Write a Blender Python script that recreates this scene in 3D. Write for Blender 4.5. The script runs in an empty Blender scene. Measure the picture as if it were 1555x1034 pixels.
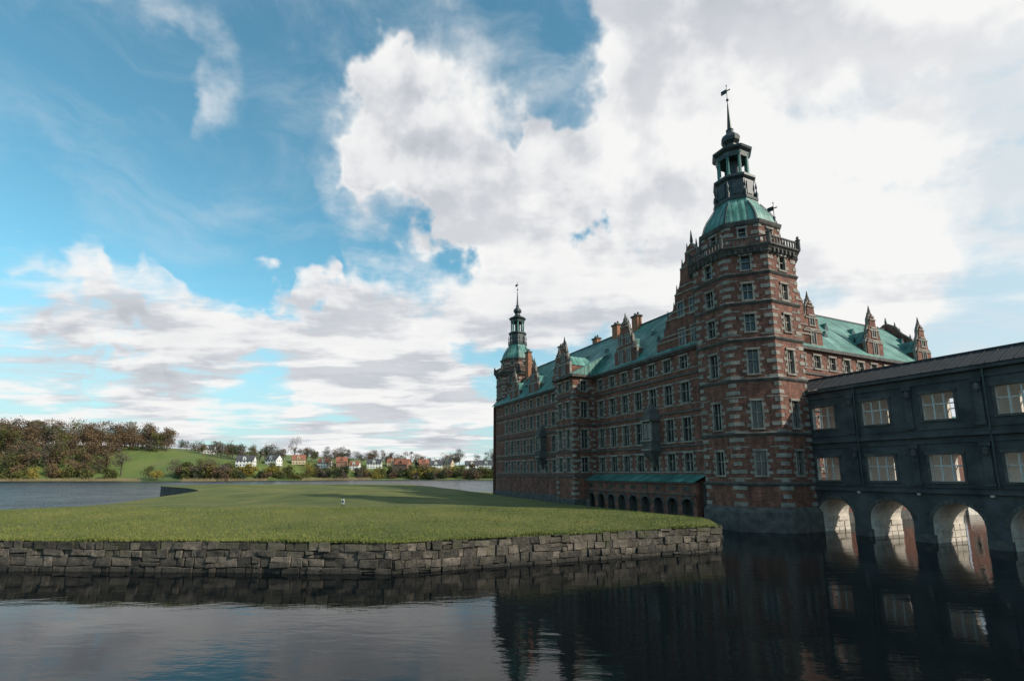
import bpy, math, random
import numpy as np
from mathutils import Vector, Matrix
from mathutils.geometry import delaunay_2d_cdt
random.seed(7); rng=np.random.default_rng(7)
D=bpy.data; scene=bpy.context.scene
scene.view_settings.view_transform='Standard'; scene.view_settings.look='None'
scene.view_settings.exposure=0

# ------------------------------------------------------------ materials
MATS={}
def nodes_of(name):
    m=D.materials.new(name); m.use_nodes=True
    nt=m.node_tree; b=nt.nodes['Principled BSDF']; MATS[name]=m
    return m,nt,b
def N(nt,t,**k):
    n=nt.nodes.new(t)
    for a,v in k.items(): setattr(n,a,v)
    return n
def L(nt,a,b): nt.links.new(a,b)
def c4(c): return (c[0],c[1],c[2],1)
def noise(nt,vec,scale,detail=6,rough=.6,dist=0):
    n=N(nt,'ShaderNodeTexNoise'); n.inputs['Scale'].default_value=scale
    n.inputs['Detail'].default_value=detail; n.inputs['Roughness'].default_value=rough
    n.inputs['Distortion'].default_value=dist
    if vec is not None: L(nt,vec,n.inputs['Vector'])
    return n.outputs['Fac']
def ramp(nt,fac,stops):
    r=N(nt,'ShaderNodeValToRGB'); e=r.color_ramp.elements
    while len(e)<len(stops): e.new(.5)
    for el,(p,c) in zip(e,stops): el.position=p; el.color=c4(c)
    L(nt,fac,r.inputs['Fac']); return r.outputs['Color']
def mixc(nt,fac,a,b,mode='MIX'):
    m=N(nt,'ShaderNodeMix',data_type='RGBA',blend_type=mode)
    if isinstance(fac,(int,float)): m.inputs[0].default_value=fac
    else: L(nt,fac,m.inputs[0])
    for i,v in ((6,a),(7,b)):
        if isinstance(v,tuple): m.inputs[i].default_value=c4(v)
        else: L(nt,v,m.inputs[i])
    return m.outputs[2]
def bump(nt,b,h,strength,dist):
    bm=N(nt,'ShaderNodeBump'); bm.inputs['Strength'].default_value=strength
    bm.inputs['Distance'].default_value=dist; L(nt,h,bm.inputs['Height']); L(nt,bm.outputs[0],b.inputs['Normal'])
def simple(name,c1,c2,scale=1.5,rough=.8,bs=.3,bd=.05,metal=0):
    m,nt,b=nodes_of(name); tc=N(nt,'ShaderNodeTexCoord')
    f=noise(nt,tc.outputs['Object'],scale)
    col=ramp(nt,f,[(.3,c1),(.7,c2)])
    L(nt,col,b.inputs['Base Color']); b.inputs['Roughness'].default_value=rough; b.inputs['Metallic'].default_value=metal
    if bs>0: bump(nt,b,noise(nt,tc.outputs['Object'],scale*5),bs,bd)
    return m
def brickmat(name,ca,cb,mort):
    m,nt,b=nodes_of(name); tc=N(nt,'ShaderNodeTexCoord')
    br=N(nt,'ShaderNodeTexBrick'); L(nt,tc.outputs['UV'],br.inputs['Vector'])
    br.inputs['Scale'].default_value=1; br.inputs['Brick Width'].default_value=.42; br.inputs['Row Height'].default_value=.14
    br.inputs['Mortar Size'].default_value=.012
    br.inputs['Color1'].default_value=c4(ca); br.inputs['Color2'].default_value=c4(cb); br.inputs['Mortar'].default_value=c4(mort)
    f=noise(nt,tc.outputs['Object'],.9,8,.65)
    w=ramp(nt,f,[(.3,(.45,.45,.47)),(.55,(.95,.95,.95)),(.75,(1.6,1.45,1.38))])
    mp=N(nt,'ShaderNodeMapping'); mp.inputs['Scale'].default_value=(2.2,.16,1); L(nt,tc.outputs['UV'],mp.inputs['Vector'])
    st=ramp(nt,noise(nt,mp.outputs[0],1.0,5),[(.35,(.55,.55,.55)),(.6,(1.1,1.1,1.1))])
    col=mixc(nt,1,br.outputs['Color'],w,'MULTIPLY'); col=mixc(nt,.8,col,st,'MULTIPLY')
    L(nt,col,b.inputs['Base Color']); b.inputs['Roughness'].default_value=.9
    bump(nt,b,noise(nt,tc.outputs['Object'],6),.5,.04)
brickmat('brick',(.14,.044,.027),(.25,.093,.056),(.18,.13,.105))
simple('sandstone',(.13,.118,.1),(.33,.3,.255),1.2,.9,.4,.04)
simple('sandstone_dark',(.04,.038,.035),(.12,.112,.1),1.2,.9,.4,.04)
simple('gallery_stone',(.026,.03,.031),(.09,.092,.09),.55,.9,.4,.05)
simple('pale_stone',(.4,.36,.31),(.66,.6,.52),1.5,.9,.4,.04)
simple('plaster_white',(.66,.65,.62),(.8,.79,.76),.5,.9,0)
simple('lead_roof',(.008,.01,.013),(.024,.028,.032),.8,.75,.2,.05)
simple('dark_metal',(.01,.017,.018),(.03,.05,.05),1.5,.5,.2,.03)
simple('gold',(.5,.3,.07),(.7,.45,.12),2,.35,0,0,1)
simple('frame_white',(.42,.41,.38),(.55,.54,.5),2,.6,0)
simple('chimney_brick',(.22,.09,.05),(.36,.16,.085),2,.9,.3)
simple('wall_joint',(.01,.01,.008),(.03,.03,.022),2,.95,.3)
simple('house_white',(.6,.6,.58),(.75,.75,.72),.3,.8,0)
simple('house_yellow',(.42,.33,.2),(.5,.4,.25),.3,.8,0)
simple('house_brick',(.2,.09,.06),(.27,.13,.09),.3,.8,0)
simple('roof_tile_red',(.2,.07,.045),(.27,.11,.065),.3,.8,0)
simple('roof_tile_dark',(.04,.04,.045),(.08,.08,.085),.3,.8,0)
simple('bark',(.035,.028,.02),(.09,.07,.055),.6,.9,0)
simple('twigs_brown',(.068,.044,.024),(.165,.105,.053),.05,.95,0)
simple('twigs_grey',(.06,.05,.038),(.125,.102,.076),.08,.95,0)
simple('leaf_yellow',(.15,.12,.02),(.25,.2,.035),.08,.95,0)
simple('leaf_olive',(.05,.06,.014),(.11,.112,.025),.08,.95,0)
simple('leaf_dark',(.018,.03,.012),(.04,.055,.02),.08,.95,0)
simple('reed',(.3,.22,.11),(.45,.34,.19),.2,.95,0)
simple('grass_blade_a',(.065,.1,.014),(.13,.17,.028),.25,.9,0)
simple('grass_blade_b',(.13,.135,.028),(.22,.2,.06),.25,.9,0)
simple('sign_white',(.6,.6,.6),(.7,.7,.7),2,.5,0)
simple('sign_dark',(.03,.03,.035),(.05,.05,.05),2,.5,0)
# rubble wall
m,nt,b=nodes_of('wall_rubble'); tc=N(nt,'ShaderNodeTexCoord'); ob=tc.outputs['Object']
col=ramp(nt,noise(nt,ob,2.2,9,.7),[(.3,(.045,.04,.034)),(.5,(.14,.125,.105)),(.72,(.31,.27,.23))])
a=N(nt,'ShaderNodeAttribute',attribute_name='rnd')
col=mixc(nt,1.0,col,ramp(nt,a.outputs['Fac'],[(0,(.42,.4,.39)),(.5,(.85,.81,.76)),(1,(1.65,1.5,1.42))]),'MULTIPLY')
sx=N(nt,'ShaderNodeSeparateXYZ'); L(nt,ob,sx.inputs[0])
mo=N(nt,'ShaderNodeMath',operation='MULTIPLY_ADD'); L(nt,noise(nt,ob,1.1,7,.7),mo.inputs[0]); mo.inputs[1].default_value=2.6; 
m2=N(nt,'ShaderNodeMath',operation='MULTIPLY'); L(nt,sx.outputs['Z'],m2.inputs[0]); m2.inputs[1].default_value=.25; L(nt,m2.outputs[0],mo.inputs[2])
mf=N(nt,'ShaderNodeMapRange'); L(nt,mo.outputs[0],mf.inputs[0]); mf.inputs[1].default_value=1.6; mf.inputs[2].default_value=2.0; mf.inputs[4].default_value=.7
col=mixc(nt,mf.outputs[0],col,(.06,.066,.022))
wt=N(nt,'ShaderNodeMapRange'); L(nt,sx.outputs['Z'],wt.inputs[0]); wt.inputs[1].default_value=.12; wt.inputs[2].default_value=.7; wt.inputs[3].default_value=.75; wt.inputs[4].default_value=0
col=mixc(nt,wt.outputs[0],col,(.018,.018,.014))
L(nt,col,b.inputs['Base Color']); b.inputs['Roughness'].default_value=.92; bump(nt,b,noise(nt,ob,6,8,.75),1,.25)
# window glass
m,nt,b=nodes_of('glass'); tc=N(nt,'ShaderNodeTexCoord')
L(nt,ramp(nt,noise(nt,tc.outputs['Object'],.7),[(.35,(.008,.011,.014)),(.7,(.05,.06,.065))]),b.inputs['Base Color'])
b.inputs['Roughness'].default_value=.08
bump(nt,b,noise(nt,tc.outputs['Object'],1.3,2),.25,.1)
# copper roof
m,nt,b=nodes_of('copper'); tc=N(nt,'ShaderNodeTexCoord')
f=noise(nt,tc.outputs['Object'],.5,7)
c=ramp(nt,f,[(.3,(.026,.11,.09)),(.5,(.065,.21,.172)),(.72,(.18,.36,.3))])
mp=N(nt,'ShaderNodeMapping'); mp.inputs['Scale'].default_value=(3,.12,1); L(nt,tc.outputs['UV'],mp.inputs['Vector'])
st=ramp(nt,noise(nt,mp.outputs[0],1,5),[(.35,(.35,.4,.4)),(.62,(1.2,1.2,1.2))])
c=mixc(nt,.9,c,st,'MULTIPLY')
wv=N(nt,'ShaderNodeTexWave'); wv.inputs['Scale'].default_value=.42; wv.inputs['Distortion'].default_value=.0; L(nt,tc.outputs['UV'],wv.inputs['Vector'])
sm=ramp(nt,wv.outputs['Fac'],[(.0,(.4,.4,.4)),(.12,(1,1,1))])
c=mixc(nt,.85,c,sm,'MULTIPLY')
L(nt,c,b.inputs['Base Color']); b.inputs['Roughness'].default_value=.55
bump(nt,b,wv.outputs['Fac'],.4,.08)
# lawn
m,nt,b=nodes_of('lawn_grass'); tc=N(nt,'ShaderNodeTexCoord'); ob=tc.outputs['Object']
c=ramp(nt,noise(nt,ob,.13,8,.65),[(.3,(.055,.08,.012)),(.5,(.105,.128,.021)),(.7,(.2,.182,.045))])
c2=ramp(nt,noise(nt,ob,3,9,.8),[(.3,(.4,.4,.36)),(.7,(1.5,1.42,1.3))])
L(nt,mixc(nt,.9,c,c2,'MULTIPLY'),b.inputs['Base Color']); b.inputs['Roughness'].default_value=.95
bump(nt,b,noise(nt,ob,7,9,.8),1,.25)
# far land
m,nt,b=nodes_of('far_land'); tc=N(nt,'ShaderNodeTexCoord'); ob=tc.outputs['Object']
c=ramp(nt,noise(nt,ob,.03,8,.6),[(.35,(.06,.09,.02)),(.6,(.105,.14,.03)),(.75,(.13,.12,.05))])
L(nt,c,b.inputs['Base Color']); b.inputs['Roughness'].default_value=.95
# water
m,nt,b=nodes_of('water'); geo=N(nt,'ShaderNodeNewGeometry'); pos=geo.outputs['Position']
b.inputs['Base Color'].default_value=(.003,.005,.006,1); b.inputs['IOR'].default_value=1.25
mp=N(nt,'ShaderNodeMapping'); mp.inputs['Scale'].default_value=(.6,1.6,1); mp.inputs['Rotation'].default_value=(0,0,.12); L(nt,pos,mp.inputs['Vector'])
n1=noise(nt,mp.outputs[0],.9,3,.5,.4); n2=noise(nt,mp.outputs[0],4.5,3,.5)
ad=N(nt,'ShaderNodeMath',operation='MULTIPLY_ADD'); L(nt,n2,ad.inputs[0]); ad.inputs[1].default_value=.2; L(nt,n1,ad.inputs[2])
sx=N(nt,'ShaderNodeSeparateXYZ'); L(nt,pos,sx.inputs[0])
mr=N(nt,'ShaderNodeMapRange'); L(nt,sx.outputs['Y'],mr.inputs[0]); mr.inputs[1].default_value=60; mr.inputs[2].default_value=95; mr.inputs[3].default_value=.04; mr.inputs[4].default_value=.9
pat=noise(nt,pos,.07,3); pr=N(nt,'ShaderNodeMapRange'); L(nt,pat,pr.inputs[0]); pr.inputs[1].default_value=.35; pr.inputs[2].default_value=.65; pr.inputs[3].default_value=.3; pr.inputs[4].default_value=1.6
ml=N(nt,'ShaderNodeMath',operation='MULTIPLY'); L(nt,mr.outputs[0],ml.inputs[0]); L(nt,pr.outputs[0],ml.inputs[1])
bm=N(nt,'ShaderNodeBump'); bm.inputs['Distance'].default_value=.35; L(nt,ml.outputs[0],bm.inputs['Strength']); L(nt,ad.outputs[0],bm.inputs['Height']); L(nt,bm.outputs[0],b.inputs['Normal'])
rr=N(nt,'ShaderNodeMapRange'); L(nt,sx.outputs['Y'],rr.inputs[0]); rr.inputs[1].default_value=60; rr.inputs[2].default_value=95; rr.inputs[3].default_value=.02; rr.inputs[4].default_value=.22
L(nt,rr.outputs[0],b.inputs['Roughness'])

# ------------------------------------------------------------ mesh builder
class MB:
    def __init__(s): s.V=[];s.F=[];s.R=[]
    def add(s,vs,fs,r=.5):
        o=len(s.V); s.V+=[tuple(v) for v in vs]; s.F+=[tuple(i+o for i in f) for f in fs]; s.R+=[r]*len(fs)
    def quad(s,*vs): s.add(vs,[tuple(range(len(vs)))])
def uvs(me):
    uv=me.uv_layers.new(name='UVMap').data
    for p in me.polygons:
        n=p.normal
        if abs(n.z)>.95: t=Vector((1,0,0)); w=Vector((0,1,0))
        else:
            t=Vector((-n.y,n.x,0)).normalized(); w=Vector((0,0,1)) if abs(n.z)<.2 else n.cross(t)
        for li in p.loop_indices:
            co=me.vertices[me.loops[li].vertex_index].co
            uv[li].uv=(co.dot(t),co.dot(w))
UVM={'brick','copper'}
def mkobj(name,mb,mat,parent=None,smooth=False):
    me=D.meshes.new(name); me.from_pydata(mb.V,[],mb.F); me.update()
    if mat in UVM: uvs(me)
    if mat=='wall_rubble':
        a=me.attributes.new('rnd','FLOAT','FACE'); a.data.foreach_set('value',mb.R)
    me.materials.append(MATS[mat])
    if smooth: me.polygons.foreach_set('use_smooth',[True]*len(me.polygons))
    o=D.objects.new(name,me); scene.collection.objects.link(o)
    if parent: o.parent=parent
    return o
PARTS={}
def P(parent,part,mat):
    k=(parent,part,mat)
    if k not in PARTS: PARTS[k]=MB()
    return PARTS[k]
def frame(p0,p1):
    d=Vector((p1[0]-p0[0],p1[1]-p0[1])); l=d.length; d/=l
    return (p0[0],p0[1],d.x,d.y),l
def pt(fr,s,t,z): return (fr[0]+fr[2]*s+fr[3]*t, fr[1]+fr[3]*s-fr[2]*t, z)
BF=[(0,3,2,1),(4,5,6,7),(0,1,5,4),(1,2,6,5),(2,3,7,6),(3,0,4,7)]
def box(mb,fr,s0,s1,t0,t1,z0,z1,r=.5):
    mb.add([pt(fr,s0,t0,z0),pt(fr,s1,t0,z0),pt(fr,s1,t1,z0),pt(fr,s0,t1,z0),pt(fr,s0,t0,z1),pt(fr,s1,t0,z1),pt(fr,s1,t1,z1),pt(fr,s0,t1,z1)],BF,r)
def wall(mb,rev,fr,l,z0,z1,ops,depth=.35):
    ss=sorted({0,l}|{o[0] for o in ops}|{o[1] for o in ops}); zs=sorted({z0,z1}|{o[2] for o in ops}|{o[3] for o in ops})
    for i in range(len(ss)-1):
        for j in range(len(zs)-1):
            a,b2,c,d=ss[i],ss[i+1],zs[j],zs[j+1]; ms=(a+b2)/2; mz=(c+d)/2
            if any(o[0]<ms<o[1] and o[2]<mz<o[3] for o in ops): continue
            mb.quad(pt(fr,a,0,c),pt(fr,b2,0,c),pt(fr,b2,0,d),pt(fr,a,0,d))
    for a,b2,c,d in ops:
        rev.quad(pt(fr,a,0,c),pt(fr,a,0,d),pt(fr,a,-depth,d),pt(fr,a,-depth,c))
        rev.quad(pt(fr,b2,0,c),pt(fr,b2,-depth,c),pt(fr,b2,-depth,d),pt(fr,b2,0,d))
        rev.quad(pt(fr,a,0,c),pt(fr,a,-depth,c),pt(fr,b2,-depth,c),pt(fr,b2,0,c))
        rev.quad(pt(fr,a,0,d),pt(fr,b2,0,d),pt(fr,b2,-depth,d),pt(fr,a,-depth,d))
def window(par,fr,s,zc,w,h,lights=2,flank=True,stone='sandstone',glass=True,fm='sandstone'):
    a,b2,c,d=s-w/2,s+w/2,zc-h/2,zc+h/2
    st=P(par,'window_surrounds',stone); fw=.17
    box(st,fr,a-fw,a,-.02,.07,c-.02,d+.02); box(st,fr,b2,b2+fw,-.02,.07,c-.02,d+.02)
    box(st,fr,a-fw-.08,b2+fw+.08,-.02,.16,d+.02,d+.26); box(st,fr,a-fw-.06,b2+fw+.06,-.02,.14,c-.2,c-.02)
    if flank:
        nb=max(2,int(h/.62)); dz=h/nb
        for i in range(nb):
            zz=c+dz*(i+.18); e=.42 if i%2==0 else .2
            box(st,fr,a-fw-e,a-fw,-.02,.045,zz,zz+dz*.5); box(st,fr,b2+fw,b2+fw+e,-.02,.045,zz,zz+dz*.5)
    if glass: 
        g=P(par,'window_glass','glass'); g.quad(pt(fr,a,-.3,c),pt(fr,b2,-.3,c),pt(fr,b2,-.3,d),pt(fr,a,-.3,d))
    f=P(par,'window_mullions',fm)
    for i in range(1,lights):
        x=a+w*i/lights; box(f,fr,x-.05,x+.05,-.26,-.1,c,d)
    zt=c+h*.58
    box(f,fr,a,b2,-.25,-.11,zt-.045,zt+.045)
    return (a,b2,c,d)
def loft(mb,cx,cy,n,rot,prof,cap=True):
    V=[];F=[]
    for R,z in prof:
        for i in range(n):
            t=rot+2*math.pi*i/n; V.append((cx+R*math.cos(t),cy+R*math.sin(t),z))
    for j in range(len(prof)-1):
        for i in range(n):
            k=(i+1)%n; F.append((j*n+i,j*n+k,(j+1)*n+k,(j+1)*n+i))
    if cap: F.append(tuple(range(n-1,-1,-1))); F.append(tuple((len(prof)-1)*n+i for i in range(n)))
    mb.add(V,F)
def quoins(mb,fr,l,z0,z1,ends=(1,1),step=.85):
    z=z0;i=0
    while z<z1-.4:
        e=(.85 if i%2==0 else .48)*random.uniform(.85,1.15)
        if ends[0]: box(mb,fr,-.04,e,-.02,.05,z,z+.42)
        if ends[1]: box(mb,fr,l-e,l+.04,-.02,.05,z,z+.42)
        z+=step;i+=1
def spirefin(par,cx,cy,z,h,r=.22,mat='sandstone_dark'):
    loft(P(par,'finials',mat),cx,cy,4,.785,[(r*1.5,z),(r*1.5,z+h*.15),(r*.9,z+h*.18),(r*.9,z+h*.26),(r*1.1,z+h*.3),(.03,z+h)])
def vane(par,cx,cy,z,h):
    m=P(par,'weather_vane','dark_metal'); loft(m,cx,cy,6,0,[(.06,z),(.035,z+h)])
    loft(m,cx,cy,8,0,[(.02,z+h*.2),(.17,z+h*.25),(.17,z+h*.3),(.02,z+h*.36)])
    f=((cx),(cy),.3,-.954); box(m,f,-.75,.0,-.02,.02,z+h*.62,z+h*.82); box(m,f,0,.45,-.02,.02,z+h*.69,z+h*.74)
    loft(m,cx,cy,6,0,[(.01,z+h*.93),(.1,z+h*.97),(.01,z+h*1.02)])

OCT=math.pi/8; A2R=1/math.cos(OCT)
CA='renaissance_castle'
def octv(cx,cy,R): return [(cx+R*math.cos(OCT+i*math.pi/4),cy+R*math.sin(OCT+i*math.pi/4)) for i in range(8)]
def tower(cx,cy,kr,kz):
    R=5.5*A2R*kr; vs=octv(cx,cy,R); br=P(CA,'tower_walls','brick'); st=P(CA,'tower_trim','sandstone'); sd=P(CA,'tower_cornices','sandstone_dark')
    rows=[(29.5,1.6,.9),(26.1,1.8,.95),(22.5,1.9,.95),(18.1,2.6,1.0),(12.3,2.9,1.0),(7.1,2.5,1.0)]
    bands=[28.2,24.8,20.6,16.1,10.2,4.9]
    for i in range(8):
        fr,l=frame(vs[i],vs[(i+1)%8]); ops=[]
        for z,h,w in rows: ops.append(window(CA,fr,l/2,z*kz,w*kr,h*kz,1 if w<.95 else 2,True))
        wall(br,st,fr,l,2.3*kz,31*kz,ops); quoins(st,fr,l,2.6*kz,30.6*kz)
        for z,h,w in rows:
            for zz in ((z+h*.5+.42)*kz,(z-h*.5-.42)*kz):
                box(st,fr,0,l/2-w*kr/2-.5,-.01,.03,zz,zz+.13); box(st,fr,l/2+w*kr/2+.5,l,-.01,.03,zz,zz+.13)
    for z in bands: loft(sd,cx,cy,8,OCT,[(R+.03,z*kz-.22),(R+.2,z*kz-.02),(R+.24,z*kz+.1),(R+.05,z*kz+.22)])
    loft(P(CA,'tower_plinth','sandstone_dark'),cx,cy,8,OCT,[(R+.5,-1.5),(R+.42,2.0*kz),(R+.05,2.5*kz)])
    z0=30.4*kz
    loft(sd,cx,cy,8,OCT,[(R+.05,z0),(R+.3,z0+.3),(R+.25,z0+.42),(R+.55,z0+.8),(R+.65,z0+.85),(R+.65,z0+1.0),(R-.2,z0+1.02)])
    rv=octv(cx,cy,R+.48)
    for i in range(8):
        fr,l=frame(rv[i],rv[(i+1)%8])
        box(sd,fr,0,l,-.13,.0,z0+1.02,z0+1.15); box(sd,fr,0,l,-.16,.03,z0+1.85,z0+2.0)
        n=int(l/.42)
        for k in range(1,n):
            s=l*k/n; box(sd,fr,s-.07,s+.07,-.13,0,z0+1.15,z0+1.85)
        loft(sd,rv[i][0],rv[i][1],8,OCT,[(.24,z0+.95),(.24,z0+2.15),(.32,z0+2.2),(.1,z0+2.35),(.18,z0+2.5),(.03,z0+2.75)])
    for i in range(8):
        fr,l=frame(vs[i],vs[(i+1)%8])
        for k in range(1,7):
            s=l*k/7; box(sd,fr,s-.1,s+.1,.1,.45,z0+.1,z0+.62)
    R2=4.3*kr*A2R; v2=octv(cx,cy,R2); z1=31.4*kz; z2=35.0*kz
    for i in range(8):
        fr,l=frame(v2[i],v2[(i+1)%8]); o=window(CA,fr,l/2,33.7*kz,.75*kr,1.0*kz,1,False); wall(br,st,fr,l,z1,z2,[o]); quoins(st,fr,l,z1+.3,z2-.2)
    loft(sd,cx,cy,8,OCT,[(R2,z2-.5),(R2+.2,z2-.3),(R2+.3,z2-.05),(R2+.32,z2+.12),(R2-.1,z2+.16)])
    K=lambda prof:[(r*kr,z*kz) for r,z in prof]
    DP=[(4.5,35.1),(4.38,35.6),(4.15,36.3),(3.75,37.1),(3.2,37.9),(2.8,38.5),(2.62,38.9),(2.6,39.2)]
    loft(P(CA,'tower_dome','copper'),cx,cy,8,OCT,K(DP))
    for i in range(8):
        t=OCT+i*math.pi/4; pr=[(r+.04,z) for r,z in DP[:6]]
        for (ra,za),(rb,zb) in zip(pr[:-1],pr[1:]):
            p=[(cx+r*kr*math.cos(t)+q*math.sin(t)*.09,cy+r*kr*math.sin(t)-q*math.cos(t)*.09,z*kz) for r,z,q in ((ra,za,-1),(ra,za,1),(rb,zb,1),(rb,zb,-1))]
            p2=[(a+.07*math.cos(t),b_+.07*math.sin(t),c_+.05) for a,b_,c_ in p]
            P(CA,'tower_dome_ribs','dark_metal').add(p+p2,BF)
    dm=P(CA,'tower_lantern','dark_metal'); cu=P(CA,'tower_lantern_copper','copper')
    loft(dm,cx,cy,8,OCT,K([(2.7,39.1),(2.75,39.4),(2.35,39.6),(2.3,41.9),(2.6,42.2),(2.6,42.5)]))
    for i in range(8):
        t=OCT+i*math.pi/4
        loft(dm,cx+2.55*kr*math.cos(t),cy+2.55*kr*math.sin(t),6,0,[(.14*kr,39.4*kz),(.2*kr,40.0*kz),(.05*kr,40.5*kz),(.14*kr,40.9*kz),(.02,41.6*kz)])
        loft(cu,cx+1.75*kr*math.cos(t),cy+1.75*kr*math.sin(t),8,0,[(.3*kr,42.5*kz),(.3*kr,42.9*kz),(.2*kr,43*kz),(.18*kr,45.4*kz),(.32*kr,45.7*kz)])
        t2=i*math.pi/4
        f=(cx+2.2*kr*math.cos(t2),cy+2.2*kr*math.sin(t2),-math.sin(t2),math.cos(t2)); box(P(CA,'lantern_panels','dark_metal'),f,-.45*kr,.45*kr,0,.06,39.9*kz,41.6*kz)
    loft(dm,cx,cy,8,OCT,K([(.75,42.5),(.75,45.6)]))
    loft(dm,cx,cy,8,OCT,K([(1.95,45.3),(2.05,45.9),(2.4,46.2),(2.5,46.45),(1.9,46.6),(1.3,47.0),(.75,47.5),(.7,47.8),(1.1,48.2),(1.2,48.6),(1.0,49.05),(.55,49.4),(.42,49.8),(.5,50.0),(.3,50.2),(.16,52.4),(.08,53.8)]))
    vane(CA,cx,cy,53.6*kz,3.0*kz)
tower(0,0,1,1); tower(1.3,66.5,.86,.95)

def gable(par,fr,s,z0,prof,thick=.55,copingw=.14,nwin=1,ww=.9,wz=(.0,),fh=1.1):
    """Dutch gable: prof=[(half width,z)..] from base to top"""
    def slab(mb,pr,t0,t1):
        pts=[(s-w,z0+z) for w,z in pr]+[(s+w,z0+z) for w,z in reversed(pr)]
        V=[pt(fr,a,t1,z) for a,z in pts]+[pt(fr,a,t0,z) for a,z in pts]; n=len(pts)
        F=[tuple(range(n-1,-1,-1)),tuple(range(n,2*n))]+[(i,(i+1)%n,n+(i+1)%n,n+i) for i in range(n)]
        mb.add(V,F)
    slab(P(par,'gable_walls','brick'),prof,-thick,0.04)
    big=[(w+copingw,z+(copingw if i else 0)) for i,(w,z) in enumerate(prof)]
    slab(P(par,'gable_copings','sandstone'),big,-thick+.1,-.08)
    st=P(par,'gable_trim','sandstone')
    for h,wd in wz:
        for k in range(nwin):
            x=s+(k-(nwin-1)/2)*ww*2.2
            g=P(par,'window_glass','glass'); g.quad(pt(fr,x-ww/2,.06,z0+h),pt(fr,x+ww/2,.06,z0+h),pt(fr,x+ww/2,.06,z0+h+wd),pt(fr,x-ww/2,.06,z0+h+wd))
            box(st,fr,x-ww/2-.16,x-ww/2,0,.14,z0+h-.1,z0+h+wd+.1); box(st,fr,x+ww/2,x+ww/2+.16,0,.14,z0+h-.1,z0+h+wd+.1)
            box(st,fr,x-ww/2-.25,x+ww/2+.25,0,.2,z0+h+wd+.1,z0+h+wd+.32); box(st,fr,x-ww/2-.25,x+ww/2+.25,0,.16,z0+h-.3,z0+h-.1)
            box(st,fr,x-.05,x+.05,0,.12,z0+h,z0+h+wd)
    for i,(w,z) in enumerate(prof[:-1]):
        nw=prof[i+1][0]
        if i and nw<w-.2:
            box(st,fr,s-w,s+w,0.04,.15,z0+z-.12,z0+z+.06)
            for sg in (-1,1):
                q=pt(fr,s+sg*(w-.1),-thick/2,0); spirefin(par,q[0],q[1],z0+z+.08,fh,.13)
    q=pt(fr,s,-thick/2,0); spirefin(par,q[0],q[1],z0+prof[-1][1]-.1,fh*1.6,.19)
def dormer(par,fr,s,z0,w,H,depth):
    pr=[(w/2,0),(w/2,.36*H),(.43*w,.4*H),(.36*w,.45*H),(.33*w,.52*H),(.33*w,.64*H),(.24*w,.69*H),(.19*w,.76*H),(.18*w,.88*H),(.1*w,.95*H),(.03*w,H)]
    gable(par,fr,s,z0,pr,nwin=2 if w>4 else 1,ww=.85,wz=((.1*H,.25*H),(.5*H,.15*H)),fh=.95)
    cu=P(par,'dormer_roofs','copper'); hw=w/2-.1; zt=z0+H*.66; ze=z0+H*.34
    a=[pt(fr,s-hw,-.4,ze),pt(fr,s,-.4,zt),pt(fr,s+hw,-.4,ze)]; b=[pt(fr,s-hw,-depth,ze),pt(fr,s,-depth,zt),pt(fr,s+hw,-depth,ze)]
    cu.quad(a[0],b[0],b[1],a[1]); cu.quad(a[1],b[1],b[2],a[2])
    wb=P(par,'gable_walls','brick')
    for sg in (-1,1): wb.quad(pt(fr,s+sg*(hw-.1),-.4,z0-.5),pt(fr,s+sg*(hw-.1),-depth,z0-.5),pt(fr,s+sg*(hw-.1),-depth,ze),pt(fr,s+sg*(hw-.1),-.4,ze))

# ---- main (left) facade, outward = -x'
ZE=21.9; ZR=30.4
frL=(-4,67,0,-1); LL=67
wallb=P(CA,'walls','brick'); st=P(CA,'trim','sandstone'); sdk=P(CA,'cornices','sandstone_dark')
rowsL=[(20.1,1.6,1.2),(16.2,2.5,1.3),(11.5,2.9,1.3),(7.4,2.2,1.3)]
ops=[]; ORI=[54.5,23.0]
y=6.2; 
while y<62:
    if not(26<y<32.4):
        for z,h,w in rowsL:
            if z<14 and z>9 and any(abs(67-y-o)<1.9 for o in ORI): continue
            ops.append(window(CA,frL,67-y,z,w,h,2))
    y+=3.05
wall(wallb,st,frL,LL,-1,ZE,ops)
for z in (5.6,9.5,13.8,18.5): 
    box(sdk,frL,0,LL,-.02,.16,z-.12,z+.12)
for z in (6.2,8.75,10.0,13.1,14.7,17.7,19.2):
    box(st,frL,0,LL,-.02,.03,z-.07,z+.07)
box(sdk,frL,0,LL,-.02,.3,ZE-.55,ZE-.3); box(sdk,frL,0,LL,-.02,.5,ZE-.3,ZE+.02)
box(P(CA,'plinth','sandstone_dark'),frL,0,LL,-.02,.35,-1,2.2)
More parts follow.
